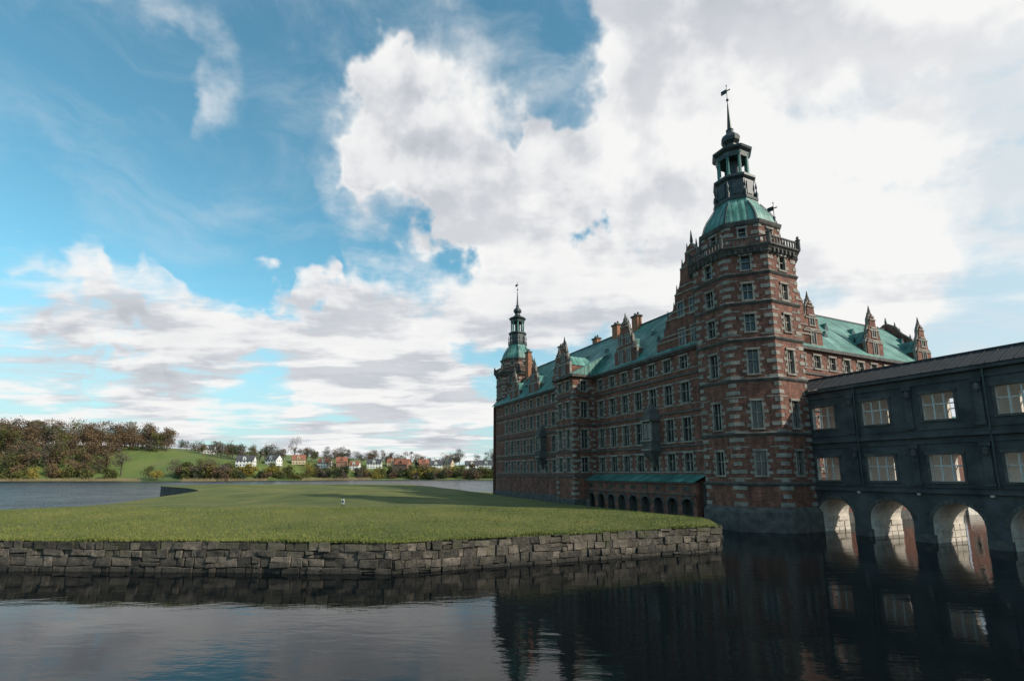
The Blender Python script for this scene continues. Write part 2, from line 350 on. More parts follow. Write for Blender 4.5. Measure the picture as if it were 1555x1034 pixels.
for o in ORI:
    g=P(CA,'oriel_windows','sandstone_dark')
    def half(prof,mb):
        V=[];F=[];ang=[(-1.35,0),(-.85,1.25),(.85,1.25),(1.35,0)]
        for k,z in prof:
            for a,t in ang: V.append(pt(frL,o+a*k,t*k,z))
        for j in range(len(prof)-1):
            for i in range(3): F.append((j*4+i,j*4+i+1,j*4+i+5,j*4+i+4))
        F.append((0,1,2,3)); n=len(prof)-1; F.append((n*4,n*4+1,n*4+2,n*4+3)); mb.add(V,F)
    half([(.1,6.8),(.35,7.6),(.8,8.4),(1.08,9.0),(1.08,9.25),(1,9.3),(1,10.3),(1.06,10.35),(1.06,10.5),(.9,10.55),(.9,12.9),(1.1,13.0),(1.15,13.4),(.8,13.7),(.75,14.6),(.2,15.4)],g)
    gl=P(CA,'window_glass','glass')
    gl.quad(pt(frL,o-.62,1.17,10.7),pt(frL,o+.62,1.17,10.7),pt(frL,o+.62,1.17,12.7),pt(frL,o-.62,1.17,12.7))
    g2=P(CA,'oriel_trim','sandstone')
    box(g2,frL,o-.05,o+.05,1.1,1.24,10.6,12.8); box(g2,frL,o-.7,o+.7,1.1,1.23,11.8,11.9)
    for q in (-.8,.8): box(g2,frL,o+q-.1,o+q+.1,1.0,1.26,10.5,12.95)
    for zz in (9.2,10.4,13.1): box(g2,frL,o-.95,o+.95,1.1,1.46,zz-.1,zz+.1)
# projecting bay
bx=-8.1; corners=[(-4,31.9),(bx,31.9),(bx,26.4),(-4,26.4)]
for i in range(3):
    fr,l=frame(corners[i],corners[i+1]); ops=[]
    for z,h,w in rowsL: 
        for q in ((l*.5,) if i!=1 else (l*.28,l*.72)): ops.append(window(CA,fr,q,z,w*.9,h,2))
    wall(wallb,st,fr,l,-1,ZE,ops); quoins(st,fr,l,1,ZE-1,(1,1))
    for z in (5.6,9.5,13.8,18.5): box(sdk,fr,-.1,l+.1,-.02,.17,z-.13,z+.13)
    box(sdk,fr,-.4,l+.4,-.02,.52,ZE-.4,ZE+.04)
    box(P(CA,'plinth','sandstone_dark'),fr,-.3,l+.3,-.02,.34,-1,2.1)
cu=P(CA,'roof','copper')
cu.quad((bx-.4,26,ZE+.05),(bx-.4,32.3,ZE+.05),(-1,32.3,26),(-1,26,26)) 
cu.quad((bx-.4,26,ZE+.05),(-1,26,26),(-1,26,ZE)); cu.quad((bx-.4,32.3,ZE+.05),(-1,32.3,26),(-1,32.3,ZE))
frB,lB=frame(corners[1],corners[2]); dormer(CA,frB,lB/2,ZE,3.4,5.6,5)
# main roof
cu.quad((-4.5,69,ZE),(-4.5,0,ZE),(3,0,ZR),(3,69,ZR)); cu.quad((10.5,0,ZE),(10.5,69,ZE),(3,69,ZR),(3,0,ZR))
box(P(CA,'roof_ridge','dark_metal'),(3,69,0,-1),0,69,-.15,.15,ZR-.08,ZR+.16)
wallb.quad((-4,69,-1),(10,69,-1),(10,69,ZE),(3,69,ZR),(-4,69,ZE)); wallb.quad((10,67,-1),(10,8,-1),(10,8,ZE),(10,67,ZE))
for yy,w,H in ((18,5.0,7.0),(38,4.0,6.4),(48,4.0,6.4),(57.5,4.0,6.4)):
    dormer(CA,frL,67-yy,ZE,w,H,6)
gable(CA,frL,67-4,ZE,[(7.0,0),(7,1.6),(5.8,2.2),(5.2,3.2),(5.0,4.4),(3.8,5.2),(3.2,6.2),(3.1,7.4),(2.3,8.2),(2.0,9.2),(1.9,10.6),(1.0,11.4),(.9,12.4),(.2,13.2)],nwin=3,ww=.95,wz=((.6,1.8),(4.4,1.6)),fh=1.4)
cu.quad((-3.6,10.6,ZE),(-3.6,4,ZE+9.4),(3,4,ZE+9.4),(3,10.6,ZE)); cu.quad((-3.6,-2.6,ZE),(-3.6,4,ZE+9.4),(3,4,ZE+9.4),(3,-2.6,ZE))
def hatch(mb,fr,s,t,z):
    dk=P(CA,'roof_hatch_openings','dark_metal')
    w=.5; V=[pt(fr,s-w,t,z),pt(fr,s+w,t,z),pt(fr,s,t,z+1.1),pt(fr,s,t-1.3,z+1.1),pt(fr,s-w,t-.9,z),pt(fr,s+w,t-.9,z)]
    mb.add(V,[(0,2,3,4),(1,5,3,2)]); dk.quad(V[0],V[1],V[2])
sl_=(ZR-ZE)/7.5
for i in range(18):
    yy=13+i*3.0; t=-2.0-(i%2)*1.7
    hatch(P(CA,'roof_hatches','copper'),frL,67-yy,t,ZE+(-t+.5)*sl_-.25)
def chimney(x,y,z0,z1,w=.9):
    f=(x,y,0,-1); c=P(CA,'chimneys','chimney_brick'); box(c,f,-w,w,-w*.6,w*.6,z0,z1); box(P(CA,'chimney_caps','sandstone_dark'),f,-w-.14,w+.14,-w*.6-.14,w*.6+.14,z1,z1+.28)
    for k in (-.5,.5): loft(P(CA,'chimney_caps','sandstone_dark'),x,y-k*w,8,0,[(.2,z1+.28),(.17,z1+.8)])
for x,y,z in ((2.6,23,31.9),(2.6,28.5,31.9),(2.6,47.5,32.5),(.5,59,33.6),(3.5,36,31.4)): chimney(x,y,ZE+4,z,.75)
# low arcade
def archwall(mb,sof,fr,l,z0,zt,arches,zs,depth,rise=None,ring=None,nseg=14):
    x=0
    for a,b2 in arches:
        mb.quad(pt(fr,x,0,z0),pt(fr,a,0,z0),pt(fr,a,0,zt),pt(fr,x,0,zt)); x=b2
        c=(a+b2)/2; hw=(b2-a)/2; r=rise or hw
        ps=[(c-hw*math.cos(math.pi*i/nseg),zs+r*math.sin(math.pi*i/nseg)) for i in range(nseg+1)]
        for i in range(nseg):
            (s0,h0),(s1,h1)=ps[i],ps[i+1]
            mb.quad(pt(fr,s0,0,h0),pt(fr,s1,0,h1),pt(fr,s1,0,zt),pt(fr,s0,0,zt))
            if depth: sof.quad(pt(fr,s0,0,h0),pt(fr,s0,-depth,h0),pt(fr,s1,-depth,h1),pt(fr,s1,0,h1))
            if ring:
                k=1+.3/hw; q=lambda i,k:(c-hw*k*math.cos(math.pi*i/nseg),zs+r*k*math.sin(math.pi*i/nseg))
                e=.06; A,B,Cc,Dd=q(i+e,1),q(i+1-e,1),q(i+1-e,k),q(i+e,k); t=.07
                V=[pt(fr,p[0],t,p[1]) for p in (A,B,Cc,Dd)]+[pt(fr,p[0],-.01,p[1]) for p in (A,B,Cc,Dd)]
                ring.add(V,[(0,1,2,3),(0,4,5,1),(1,5,6,2),(2,6,7,3),(3,7,4,0)])
        if depth:
            sof.quad(pt(fr,a,0,z0),pt(fr,a,0,zs),pt(fr,a,-depth,zs),pt(fr,a,-depth,z0)); sof.quad(pt(fr,b2,0,z0),pt(fr,b2,-depth,z0),pt(fr,b2,-depth,zs),pt(fr,b2,0,zs))
    mb.quad(pt(fr,x,0,z0),pt(fr,l,0,z0),pt(fr,l,0,zt),pt(fr,x,0,zt))
frA=(-6.0,26.4,0,-1); lA=23.0
ar=[(.7+i*2.5,.7+i*2.5+1.7) for i in range(9)]
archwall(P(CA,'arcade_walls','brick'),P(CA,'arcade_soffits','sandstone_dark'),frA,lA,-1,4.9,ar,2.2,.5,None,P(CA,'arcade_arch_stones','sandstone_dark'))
for a,b2 in ar:
    q=(a+b2)/2; box(P(CA,'arcade_windows','sandstone_dark'),frA,q-.5,q+.5,0,.06,3.95,4.55); box(P(CA,'arcade_windows_dark','glass'),frA,q-.36,q+.36,0,.075,4.03,4.47)
box(sdk,frA,0,lA,-.02,.2,3.45,3.6); box(sdk,frA,0,lA,-.1,.3,4.8,5.0)
cu.quad((-6.4,26.4,5.02),(-6.4,3.2,5.02),(-4,3.2,5.95),(-4,26.4,5.95))
P(CA,'arcade_soffits','sandstone_dark').quad((-4.9,26.4,-1),(-4.9,3,-1),(-4.9,3,5),(-4.9,26.4,5))
P(CA,'arcade_walls','brick').quad((-6.0,3.42,-1),(-4,3.42,-1),(-4,3.42,5.5),(-6,3.42,4.9))
# ---- right wing, outward -y'
frR=(4,-1,1,0); LR=38
ops=[]; x=4.5
while x<37:
    for z,h,w in rowsL: ops.append(window(CA,frR,x,z,w,h,2))
    x+=3.05
wall(wallb,st,frR,LR,-1,ZE,ops)
for z in (5.6,9.5,13.8,18.5): box(sdk,frR,0,LR,-.02,.16,z-.12,z+.12)
for z in (6.2,8.75,10.0,13.1,14.7,17.7,19.2): box(st,frR,0,LR,-.02,.03,z-.07,z+.07)
box(sdk,frR,0,LR,-.02,.5,ZE-.4,ZE+.02); box(P(CA,'plinth','sandstone_dark'),frR,0,LR,-.02,.35,-1,1.2)
frE,lE=frame((42,-1),(42,13)); wall(wallb,st,frE,lE,-1,ZE,[])
gable(CA,frE,7,ZE,[(7,0),(7,1.0),(5.6,2.0),(5.2,3.2),(3.8,4.4),(3.4,5.6),(2,7.0),(1.4,8.2),(.2,9)],nwin=2,ww=.9,wz=((1,1.8),),fh=.9)
ZQ=ZR-.4
cu.quad((4,-1.5,ZE),(42,-1.5,ZE),(42,6,ZQ),(4,6,ZQ)); cu.quad((42,13.5,ZE),(4,13.5,ZE),(4,6,ZQ),(42,6,ZQ))
box(P(CA,'roof_ridge','dark_metal'),(4,6,1,0),0,38,-.15,.15,ZQ-.1,ZQ+.14)
for xx in (11.2,24.6,37): dormer(CA,frR,xx-4,ZE,3.7,6.4,6)
for i in range(8):
    t=-1.9-(i%2)*1.8
    hatch(P(CA,'roof_hatches','copper'),frR,4+10+i*3.2-1,t,ZE+(-t+.5)*sl_-.25)
gable(CA,frR,2.2,ZE,[(4.8,0),(4.8,1.8),(4.0,3),(3.6,4.2),(3.6,6.2),(2.6,7.4),(2.3,8.6),(2.2,10.4),(1.5,11.4),(1.2,12.8),(.9,13.6),(.2,14.6)],nwin=2,ww=.9,wz=((.8,1.8),(4.6,1.8)),fh=1.3)
q=pt(frR,2.2,-.3,0); vane(CA,q[0],q[1],ZE+16.2,3.0)
# roof turret behind
dm=P(CA,'roof_turret','dark_metal'); tx,ty=11.5,12
loft(P(CA,'roof_turret_base','copper'),tx,ty,8,OCT,[(2.2,27),(2.2,31.5),(1.7,32.5)])
loft(dm,tx,ty,8,OCT,[(1.2,32.5),(1.2,36)]); 
for i in range(8): loft(dm,tx+1.55*math.cos(OCT+i*.785),ty+1.55*math.sin(OCT+i*.785),6,0,[(.22,32.5),(.16,33),(.16,36)])
loft(dm,tx,ty,8,OCT,[(1.9,36),(2,36.4),(1.3,37),(.7,37.6),(.9,38.3),(.4,39),(.2,40),(.05,43)])
loft(P(CA,'turret_gold','gold'),tx,ty,8,0,[(.1,34.4),(1.75,34.5),(1.75,34.75),(.1,34.8)])
spirefin(CA,14,3.5,26,8.6,.5,'dark_metal'); spirefin(CA,13,6,29,6,.3,'dark_metal')
# low sunlit terrace wing
frT=(42,-1.2,1,0); ops=[]
for i in range(10):
    for z in (4.5,9): ops.append(window(CA,frT,2.5+i*3.4,z,1.4,2.2,2))
wall(wallb,st,frT,38,-1,12.5,ops); box(sdk,frT,0,38,-.02,.4,12.5,12.9); box(P(CA,'plinth_pale','pale_stone'),frT,0,38,-.02,.4,-1,1.3)
cu.quad((42,-1.7,12.9),(80,-1.7,12.9),(80,5,16),(42,5,16))

# ---- gallery bridge
GA='castle_gallery_bridge'
LG=36; frG=(2.26,-4.0,0,-1); frG2=(7.3,-4.0-LG,0,1)
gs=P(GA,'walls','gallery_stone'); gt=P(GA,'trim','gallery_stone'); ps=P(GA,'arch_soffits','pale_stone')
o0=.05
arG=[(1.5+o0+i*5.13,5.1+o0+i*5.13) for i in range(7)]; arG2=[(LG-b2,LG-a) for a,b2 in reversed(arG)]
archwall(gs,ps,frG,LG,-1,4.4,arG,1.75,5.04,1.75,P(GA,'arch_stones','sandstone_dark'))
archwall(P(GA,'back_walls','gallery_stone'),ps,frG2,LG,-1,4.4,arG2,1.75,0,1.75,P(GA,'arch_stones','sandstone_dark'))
ops=[];ops2=[]
for a,b2 in arG:
    c=(a+b2)/2-.3
    for z,h in ((6.5,2.3),(11.9,2.3)):
        ops.append(window(GA,frG,c,z,2.35,h,3,False,'sandstone_dark',False,'frame_white'))
        ops2.append(window(GA,frG2,LG-c,z,2.6,h,3,False,'sandstone_dark',False,'frame_white'))
wall(gs,P(GA,'window_reveals','pale_stone'),frG,LG,4.4,14.9,ops,.5); wall(P(GA,'back_walls','gallery_stone'),P(GA,'window_reveals','pale_stone'),frG2,LG,4.4,14.9,ops2,.5)
frI=(2.76,-4.0,0,-1); frI2=(6.8,-4.0-LG,0,1); wall(P(GA,'interior_plaster','plaster_white'),P(GA,'interior_plaster','plaster_white'),frI,LG,4.5,14.7,ops,.01); wall(P(GA,'interior_plaster','plaster_white'),P(GA,'interior_plaster','plaster_white'),frI2,LG,4.5,14.7,ops2,.01)
fl=P(GA,'floors','plaster_white')
for z in (4.5,9.1,14.7): fl.quad((2.4,-4,z),(7.2,-4,z),(7.2,-4-LG,z),(2.4,-4-LG,z))
for z,t,h in ((4.45,.28,.3),(4.85,.12,.12),(8.7,.12,.14),(9.3,.32,.26),(9.9,.1,.12),(14.0,.12,.14),(14.75,.42,.3)):
    box(gt,frG,0,LG,-.02,t,z-h/2,z+h/2); box(gt,frG2,0,LG,-.02,t,z-h/2,z+h/2)
for i in range(8):
    s=arG[0][0]-.75+i*5.13
    for z0,z1 in ((4.95,8.6),(9.98,13.9)):
        box(gt,frG,s-.28,s+.28,-.02,.16,z0,z1); box(gt,frG,s-.38,s+.38,-.02,.3,z1-.35,z1); box(gt,frG,s-.38,s+.38,-.02,.26,z0,z0+.3)
        loft(P(GA,'pilaster_bosses','sandstone_dark'),*pt(frG,s,.2,0)[:2],8,0,[(.05,z1-1.2),(.22,z1-.95),(.22,z1-.6),(.1,z1-.4)])
    box(P(GA,'pier_bases','sandstone_dark'),frG,s-.76,s+.76,-.3,.12,-1,.7)
    loft(P(GA,'anchor_stones','pale_stone'),*pt(frG,s,.08,0)[:2],4,.785,[(.16,4.1),(.2,4.25),(.05,4.45)])
    if i%2: box(P(GA,'drain_pipes','dark_metal'),frG,s+.5,s+.62,.2,.32,4.9,14.6)
for a,b2 in arG:
    z=-.2
    for k in range(3):
        for m_ in range(5):
            t=-.3-m_*.95; zz=z+k*.6; box(P(GA,'jamb_blocks','pale_stone'),frG,a-.02,a+.05+.1*random.random(),t-.86,t,zz,zz+.5)
rf=P(GA,'roof','lead_roof'); y0,y1=-4,-4-LG; zg=16.6
rf.quad((1.75,y0,14.95),(1.75,y1,14.95),(4.78,y1,zg),(4.78,y0,zg)); rf.quad((7.8,y0,14.95),(7.8,y1,14.95),(4.78,y1,zg),(4.78,y0,zg))
k=0
while k<LG:
    V=[(1.75,y0-k,14.97),(1.75,y0-k-.06,14.97),(4.78,y0-k-.06,zg+.02),(4.78,y0-k,zg+.02)]
    P(GA,'roof_seams','lead_roof').add(V+[(a,b_,c_+.05) for a,b_,c_ in V],BF); k+=.9
box(rf,(4.78,y0,0,-1),0,LG,-.12,.12,zg-.05,zg+.12)

# ---- parents & realise
OX,OY=28.3,58.0
par={}
for nm in (CA,GA):
    e=D.objects.new(nm,None); scene.collection.objects.link(e); e.location=(OX,OY,0); e.rotation_euler=(0,0,math.radians(25)); par[nm]=e
for (pn,part,mat),mb in PARTS.items():
    mkobj(part+'_'+mat if part in('walls','trim') else part,mb,mat,par[pn])

# ------------------------------------------------------------ island lawn
def sst(x): x=max(0,min(1,x)); return x*x*(3-2*x)
poly=[(-110,35.5),(-33,32.4),(-7.3,31.3),(16.6,40.4),(20.5,56),(10,82),(-6,118),(2,124),(-1,138),(-12,150),(-35,158),(-80,152),(-92,140),(-90,126),(-76,116),(-66,108),(-62,92),(-58,74),(-57,60),(-63,53),(-110,50)]
head=poly[:5]; tail=poly[5:]
def chaik(p):
    q=[p[0]]
    for a,b in zip(p[:-1],p[1:]): q+= [(a[0]*.75+b[0]*.25,a[1]*.75+b[1]*.25),(a[0]*.25+b[0]*.75,a[1]*.25+b[1]*.75)]
    return q+[p[-1]]
seg=tail[3:]; seg=chaik(chaik(seg)); poly=head+[(12,80),(24,86),(12,120)]+tail[2:3]+seg
def lawnz(x,y):
    h=1.85+.95*sst((y-62)/75)+.7*math.exp(-(((x+30)/14)**2+((y-92)/15)**2))+.45*math.exp(-(((x+75)/14)**2+((y-130)/14)**2))
    h+=.06*math.sin(x*.31+1)*math.cos(y*.23)+.25*math.exp(-(((x+16)/10)**2+((y-52)/7)**2))
    h-=.45*math.exp(-(((x+45)/16)**2+((y-78)/9)**2))
    xp=(x-OX)*.906+(y-OY)*.423; f=sst((-4-xp)/11)
    return .75+(h-.75)*f
def inside(x,y):
    c=False;n=len(poly);j=n-1
    for i in range(n):
        xi,yi=poly[i];xj,yj=poly[j]
        if (yi>y)!=(yj>y) and x<(xj-xi)*(y-yi)/(yj-yi)+xi: c=not c
        j=i
    return c
def dens(p):
    q=[]
    for i in range(len(p)):
        a=Vector(p[i]);b=Vector(p[(i+1)%len(p)]);n=max(1,int((b-a).length/1.6))
        for k in range(n): q.append(a.lerp(b,k/n))
    return q
bd=dens(poly); nb=len(bd)
pts=[]
yv=31.5
while yv<158:
    stp=1.3 if yv<60 else 2.4
    xv=-108
    while xv<24:
        x=xv+random.uniform(-.3,.3);y=yv+random.uniform(-.3,.3)
        if inside(x,y): pts.append(Vector((x,y)))
        xv+=stp
    yv+=stp
res=delaunay_2d_cdt(bd+pts,[(i,(i+1)%nb) for i in range(nb)],[],1,1e-4)
me=D.meshes.new('lawn'); me.from_pydata([(v.x,v.y,lawnz(v.x,v.y)) for v in res[0]],[],[tuple(f) for f in res[2]]); me.update()
me.materials.append(MATS['lawn_grass']); me.polygons.foreach_set('use_smooth',[True]*len(me.polygons))
o=D.objects.new('lawn',me); scene.collection.objects.link(o)

def stonewall(name,a,b2,big=1.0):
    fr,l=frame(a,b2); mb=MB(); bk=MB()
    e=D.objects.new(name,None); scene.collection.objects.link(e)
    topm=lambda s: lawnz(pt(fr,s,-.2,0)[0],pt(fr,s,-.2,0)[1])
    z=-.7; ph=random.uniform(0,6)
    wav=lambda s,k: .035*math.sin(s*.5+ph+k*1.7)+.02*math.sin(s*1.3+k*2.9)
    courses=[z]
    while z<2.2: z+=random.uniform(.38,.6)*big; courses.append(z)
    for ci in range(len(courses)-1):
        s=random.uniform(-.6,0)
        while s<l:
            w=random.choice((random.uniform(.35,.7),random.uniform(.6,1.3)))*big; s1=min(s+w,l); s0=max(s,0); sm=(s0+s1)/2
            zb=courses[ci]+wav(sm,ci); z1=courses[ci+1]+wav(sm,ci+1); tp=topm(sm)+random.uniform(-.12,.02)
            if s1-s0>.12 and zb<tp-.1:
                if z1>tp-.2: z1=tp
                parts=[(zb,z1)]
                if random.random()<.1 and z1-zb>.4: m_=(zb+z1)/2+random.uniform(-.05,.05); parts=[(zb,m_),(m_,z1)]
                for za,zc in parts:
                    t=random.uniform(-.04,.13); g=.014; j=.055
                    V=[]
                    for zz in (za+g,zc-g):
                        for ss,tt in ((s0+g,-.4),(s1-g,-.4),(s1-g,t),(s0+g,t)):
                            V.append(pt(fr,ss+random.uniform(-j,j),tt+random.uniform(-.05,.05),zz+random.uniform(-j,j)))
                    mb.add(V,BF,min(1,max(0,random.gauss(.45,.28))))
            s=s1 if s1==l else s+w
    n=int(l/2)+1
    for i in range(n):
        s0,s1=l*i/n,l*(i+1)/n
        bk.quad(pt(fr,s0,-.1,-1),pt(fr,s1,-.1,-1),pt(fr,s1,-.1,topm(s1)-.03),pt(fr,s0,-.1,topm(s0)-.03))
    so=mkobj('stones',mb,'wall_rubble',e); bv=so.modifiers.new('b','BEVEL'); bv.width=.05; bv.segments=2; bv.limit_method='NONE'
    mkobj('mortar_joints',bk,'wall_joint',e)
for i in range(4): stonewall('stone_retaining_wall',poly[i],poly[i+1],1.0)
mb=MB()
for i in range(nb):
    a,b2=bd[i],bd[(i+1)%nb]
    mb.quad((a.x,a.y,-1),(b2.x,b2.y,-1),(b2.x,b2.y,lawnz(b2.x,b2.y)),(a.x,a.y,lawnz(a.x,a.y)))
eb=mkobj('island_bank',mb,'sandstone_dark'); eb.location=(0,.16,-.03)

# grass blades
def blades(name,X,Y,H,mat):
    n=len(X); Z=np.array([lawnz(a,b) for a,b in zip(X,Y)])
    ang=rng.uniform(0,6.28,n); w=rng.uniform(.012,.03,n)*1.3; lean=rng.normal(0,.35,(n,2))*H[:,None]
    v=np.zeros((n,3,3)); dx=np.cos(ang)*w; dy=np.sin(ang)*w
    v[:,0]=np.stack([X-dx,Y-dy,Z-.02],1); v[:,1]=np.stack([X+dx,Y+dy,Z-.02],1); v[:,2]=np.stack([X+lean[:,0],Y+lean[:,1],Z+H],1)
    me=D.meshes.new(name); me.vertices.add(n*3); me.vertices.foreach_set('co',v.ravel()); me.loops.add(n*3); me.loops.foreach_set('vertex_index',np.arange(n*3))
    me.polygons.add(n); me.polygons.foreach_set('loop_start',np.arange(n)*3); me.polygons.foreach_set('loop_total',np.full(n,3)); me.update(); me.validate()
    me.materials.append(MATS[mat]); return me
ge=D.objects.new('grass',None); scene.collection.objects.link(ge)
for nm,cnt,mt in (('blades_green',45000,'grass_blade_a'),('blades_straw',40000,'grass_blade_b')):
    Y=31+rng.random(cnt*2)**1.7*32; X=rng.uniform(-60,20,cnt*2)
    k=[i for i in range(cnt*2) if inside(X[i],Y[i])]; X=X[k];Y=Y[k]
    H=rng.uniform(.03,.11,len(X))
    pt_=np.sin(X*.9+2*np.sin(Y*.7))*np.sin(Y*1.1+1.7*np.sin(X*.5)); H=np.where(pt_>.75,H*1.9,H)
    fx=[];fy=[]
    for i in range(3):
        a=np.array(poly[i]);b2=np.array(poly[i+1]); m_=int(np.linalg.norm(b2-a)*120)
        t=rng.random(m_); d=(b2-a)/np.linalg.norm(b2-a); off=rng.uniform(-.06,.3,m_)
        q=a+(b2-a)*t[:,None]+np.array([-d[1],d[0]])*off[:,None]; fx.append(q[:,0]);fy.append(q[:,1])
    fx=np.concatenate(fx);fy=np.concatenate(fy)
    fh=rng.uniform(.05,.2,len(fx))*(1+.9*np.sin(fx*.8)*np.sin(fx*.33+1))
    X=np.concatenate([X,fx]);Y=np.concatenate([Y,fy]);H=np.concatenate([H,fh])
    o=D.objects.new(nm,blades(nm,X,Y,H,mt)); scene.collection.objects.link(o); o.parent=ge

# ------------------------------------------------------------ water
me=D.meshes.new('lake_water'); S=4000; me.from_pydata([(-S,-300,0),(S,-300,0),(S,S,0),(-S,S,0)],[],[(0,1,2,3)]); me.materials.append(MATS['water'])
o=D.objects.new('lake_water',me); scene.collection.objects.link(o)

# ------------------------------------------------------------ far shore
def shore(x): return 405+95*sst((x+290)/200)+7*math.sin(x*.031)+3*math.sin(x*.11)
def landz(x,y):
    t=y-shore(x); H0=35-18*sst((x+390)/140)+2*math.sin(x*.02)
    return -1.0+1.6*sst(t/6)+H0*sst((t-4)/(85))+max(0,t-90)*.012
V=[];F=[];nx,ny=150,34
xs=np.linspace(-1300,900,nx); ts=np.concatenate([np.linspace(-4,30,10),np.linspace(36,130,12),np.linspace(150,2400,12)])
for j in range(ny):
    for i in range(nx):
        y=shore(xs[i])+ts[j]; V.append((xs[i],y,landz(xs[i],y)))
for j in range(ny-1):
    for i in range(nx-1): a=j*nx+i; F.append((a,a+1,a+nx+1,a+nx))
mb=MB(); mb.add(V,F); mkobj('far_shore_hill',mb,'far_land',smooth=True)
LEAF={}
brk=MB()
def limb(p,q,r0,r1,n=4):
    p=Vector(p);q=Vector(q);d=(q-p).normalized(); u=d.orthogonal().normalized(); w=d.cross(u); V=[]
    for c,r in ((p,r0),(q,r1)):
        for i in range(n): a=6.283*i/n; V.append(c+(u*math.cos(a)+w*math.sin(a))*r)
    brk.add(V,[(i,(i+1)%n,n+(i+1)%n,n+i) for i in range(n)])
def tree(x,y,h,w,mat,dn=1.0,size=.8,low=.25):
    z=landz(x,y)-.3
    limb((x,y,z),(x+random.uniform(-.4,.4),y,z+h*.55),h*.022,h*.012,6)
    ncl=random.randint(10,16); acc=[]
    for i in range(ncl):
        a=random.uniform(0,6.28); hh=random.uniform(low+.06,.93); prof=math.sin(math.pi*min(1,max(.12,(hh-low*.6)/(1.05-low*.6))))**.6
        r=w*.5*random.uniform(.2,.8)*prof; cx,cy,cz=x+r*math.cos(a),y+r*math.sin(a),z+h*hh
        limb((x,y,z+h*random.uniform(.15,.5)),(cx,cy,cz),h*.008,h*.003,3)
        for k in range(2):
            limb((cx,cy,cz),(cx+random.gauss(0,w*.13),cy+random.gauss(0,w*.13),cz+random.uniform(.02,.12)*h),h*.003,.03,3)
        n=int(40*dn); s=w*random.uniform(.1,.17)
        g=rng.normal(0,1,(n,3)); g/=np.maximum(1,np.linalg.norm(g,axis=1)/1.7)[:,None]
        acc.append(np.array([cx,cy,cz])+g*np.array([s,s,s*.8]))
    C=np.concatenate(acc); n=len(C); u=rng.normal(0,1,(n,3)); u/=np.linalg.norm(u,axis=1)[:,None]; v=np.cross(u,rng.normal(0,1,(n,3))); v/=np.linalg.norm(v,axis=1)[:,None]
    sz=rng.uniform(.4,1.1,n)[:,None]*size*.5
    q=np.stack([C-u*sz-v*sz*.5,C+u*sz-v*sz*.6,C+u*sz*.7+v*sz,C-u*sz+v*sz*.6],1)
    LEAF.setdefault(mat,[]).append(q)
R=random.uniform
def ok_open(x,y):
    t=y-shore(x); a=x/y
    return not(-.775<a<-.635 and t<66)
cnt=0
while cnt<200:
    x=R(-620,-300); y=shore(x)+R(6,120)
    if x/y<-1.12 or x/y>-.69 or not ok_open(x,y): continue
    t=y-shore(x)
    if t<22: tree(x,y,R(5,12),R(9,14),random.choice(['leaf_olive','leaf_yellow','leaf_olive','twigs_brown','twigs_brown']),1.3,1.1,.0)
    else: tree(x,y,R(13,27),R(12,20),random.choice(['twigs_brown','twigs_brown','twigs_brown','twigs_grey','leaf_olive','leaf_dark' if random.random()<.2 else 'twigs_brown']),1.35,1.0,.15)
    cnt+=1
cnt=0
while cnt<34:
    x=R(-420,-270); y=shore(x)+R(76,130); tree(x,y,R(9,17),R(9,14),random.choice(['twigs_grey','leaf_dark','twigs_grey','twigs_brown','leaf_olive']),.9,.8); cnt+=1
for x,t,h,w,m_ in ((-258,18,24,22,'twigs_brown'),(-274,30,15,15,'leaf_olive'),(-285,22,15,14,'twigs_grey'),(-246,12,10,12,'leaf_dark'),(-190,10,15,17,'leaf_yellow'),(-182,40,22,13,'twigs_grey'),(-300,14,12,13,'leaf_olive'),(-290,8,8,10,'leaf_yellow'),(-222,80,24,17,'twigs_grey'),(-60,74,20,14,'twigs_grey'),(-20,78,22,16,'twigs_brown')):
    tree(x,shore(x)+t,h,w,m_,1.4,.8)
for i in range(170):
    x=R(-285,60); tree(x,shore(x)+R(6,36),R(5,12),R(8,14),random.choice(['leaf_olive','leaf_olive','leaf_yellow','leaf_dark','twigs_brown','twigs_grey']),1.1,1.1,.05)
for i in range(90):
    x=R(-300,60); tree(x,shore(x)+R(62,140),R(9,17),R(8,13),random.choice(['twigs_grey','twigs_brown','leaf_dark','leaf_olive','twigs_grey']),.9,.8)
te=D.objects.new('distant_trees',None); scene.collection.objects.link(te)
mkobj('trunks_and_limbs',brk,'bark',te)
for mt,ls in LEAF.items():
    A=np.concatenate(ls); n=len(A); me=D.meshes.new('foliage_'+mt); me.vertices.add(n*4); me.vertices.foreach_set('co',A.ravel()); me.loops.add(n*4); me.loops.foreach_set('vertex_index',np.arange(n*4))
    me.polygons.add(n); me.polygons.foreach_set('loop_start',np.arange(n)*4); me.polygons.foreach_set('loop_total',np.full(n,4)); me.update(); me.validate(); me.materials.append(MATS[mt])
    o=D.objects.new('foliage_'+mt,me); scene.collection.objects.link(o); o.parent=te
mb=MB()
for i in range(9000):
    x=R(-620,60)
    if x>-300 and math.sin(x*.07)+math.sin(x*.023)<.3: continue
    y=shore(x)+R(-3,5); h=R(1.6,3.4); w=.16; z=-.2; mb.add([(x-w,y,z),(x+w,y,z),(x+R(-.4,.4),y,z+h)],[(0,1,2)])
mkobj('reeds',mb,'reed')
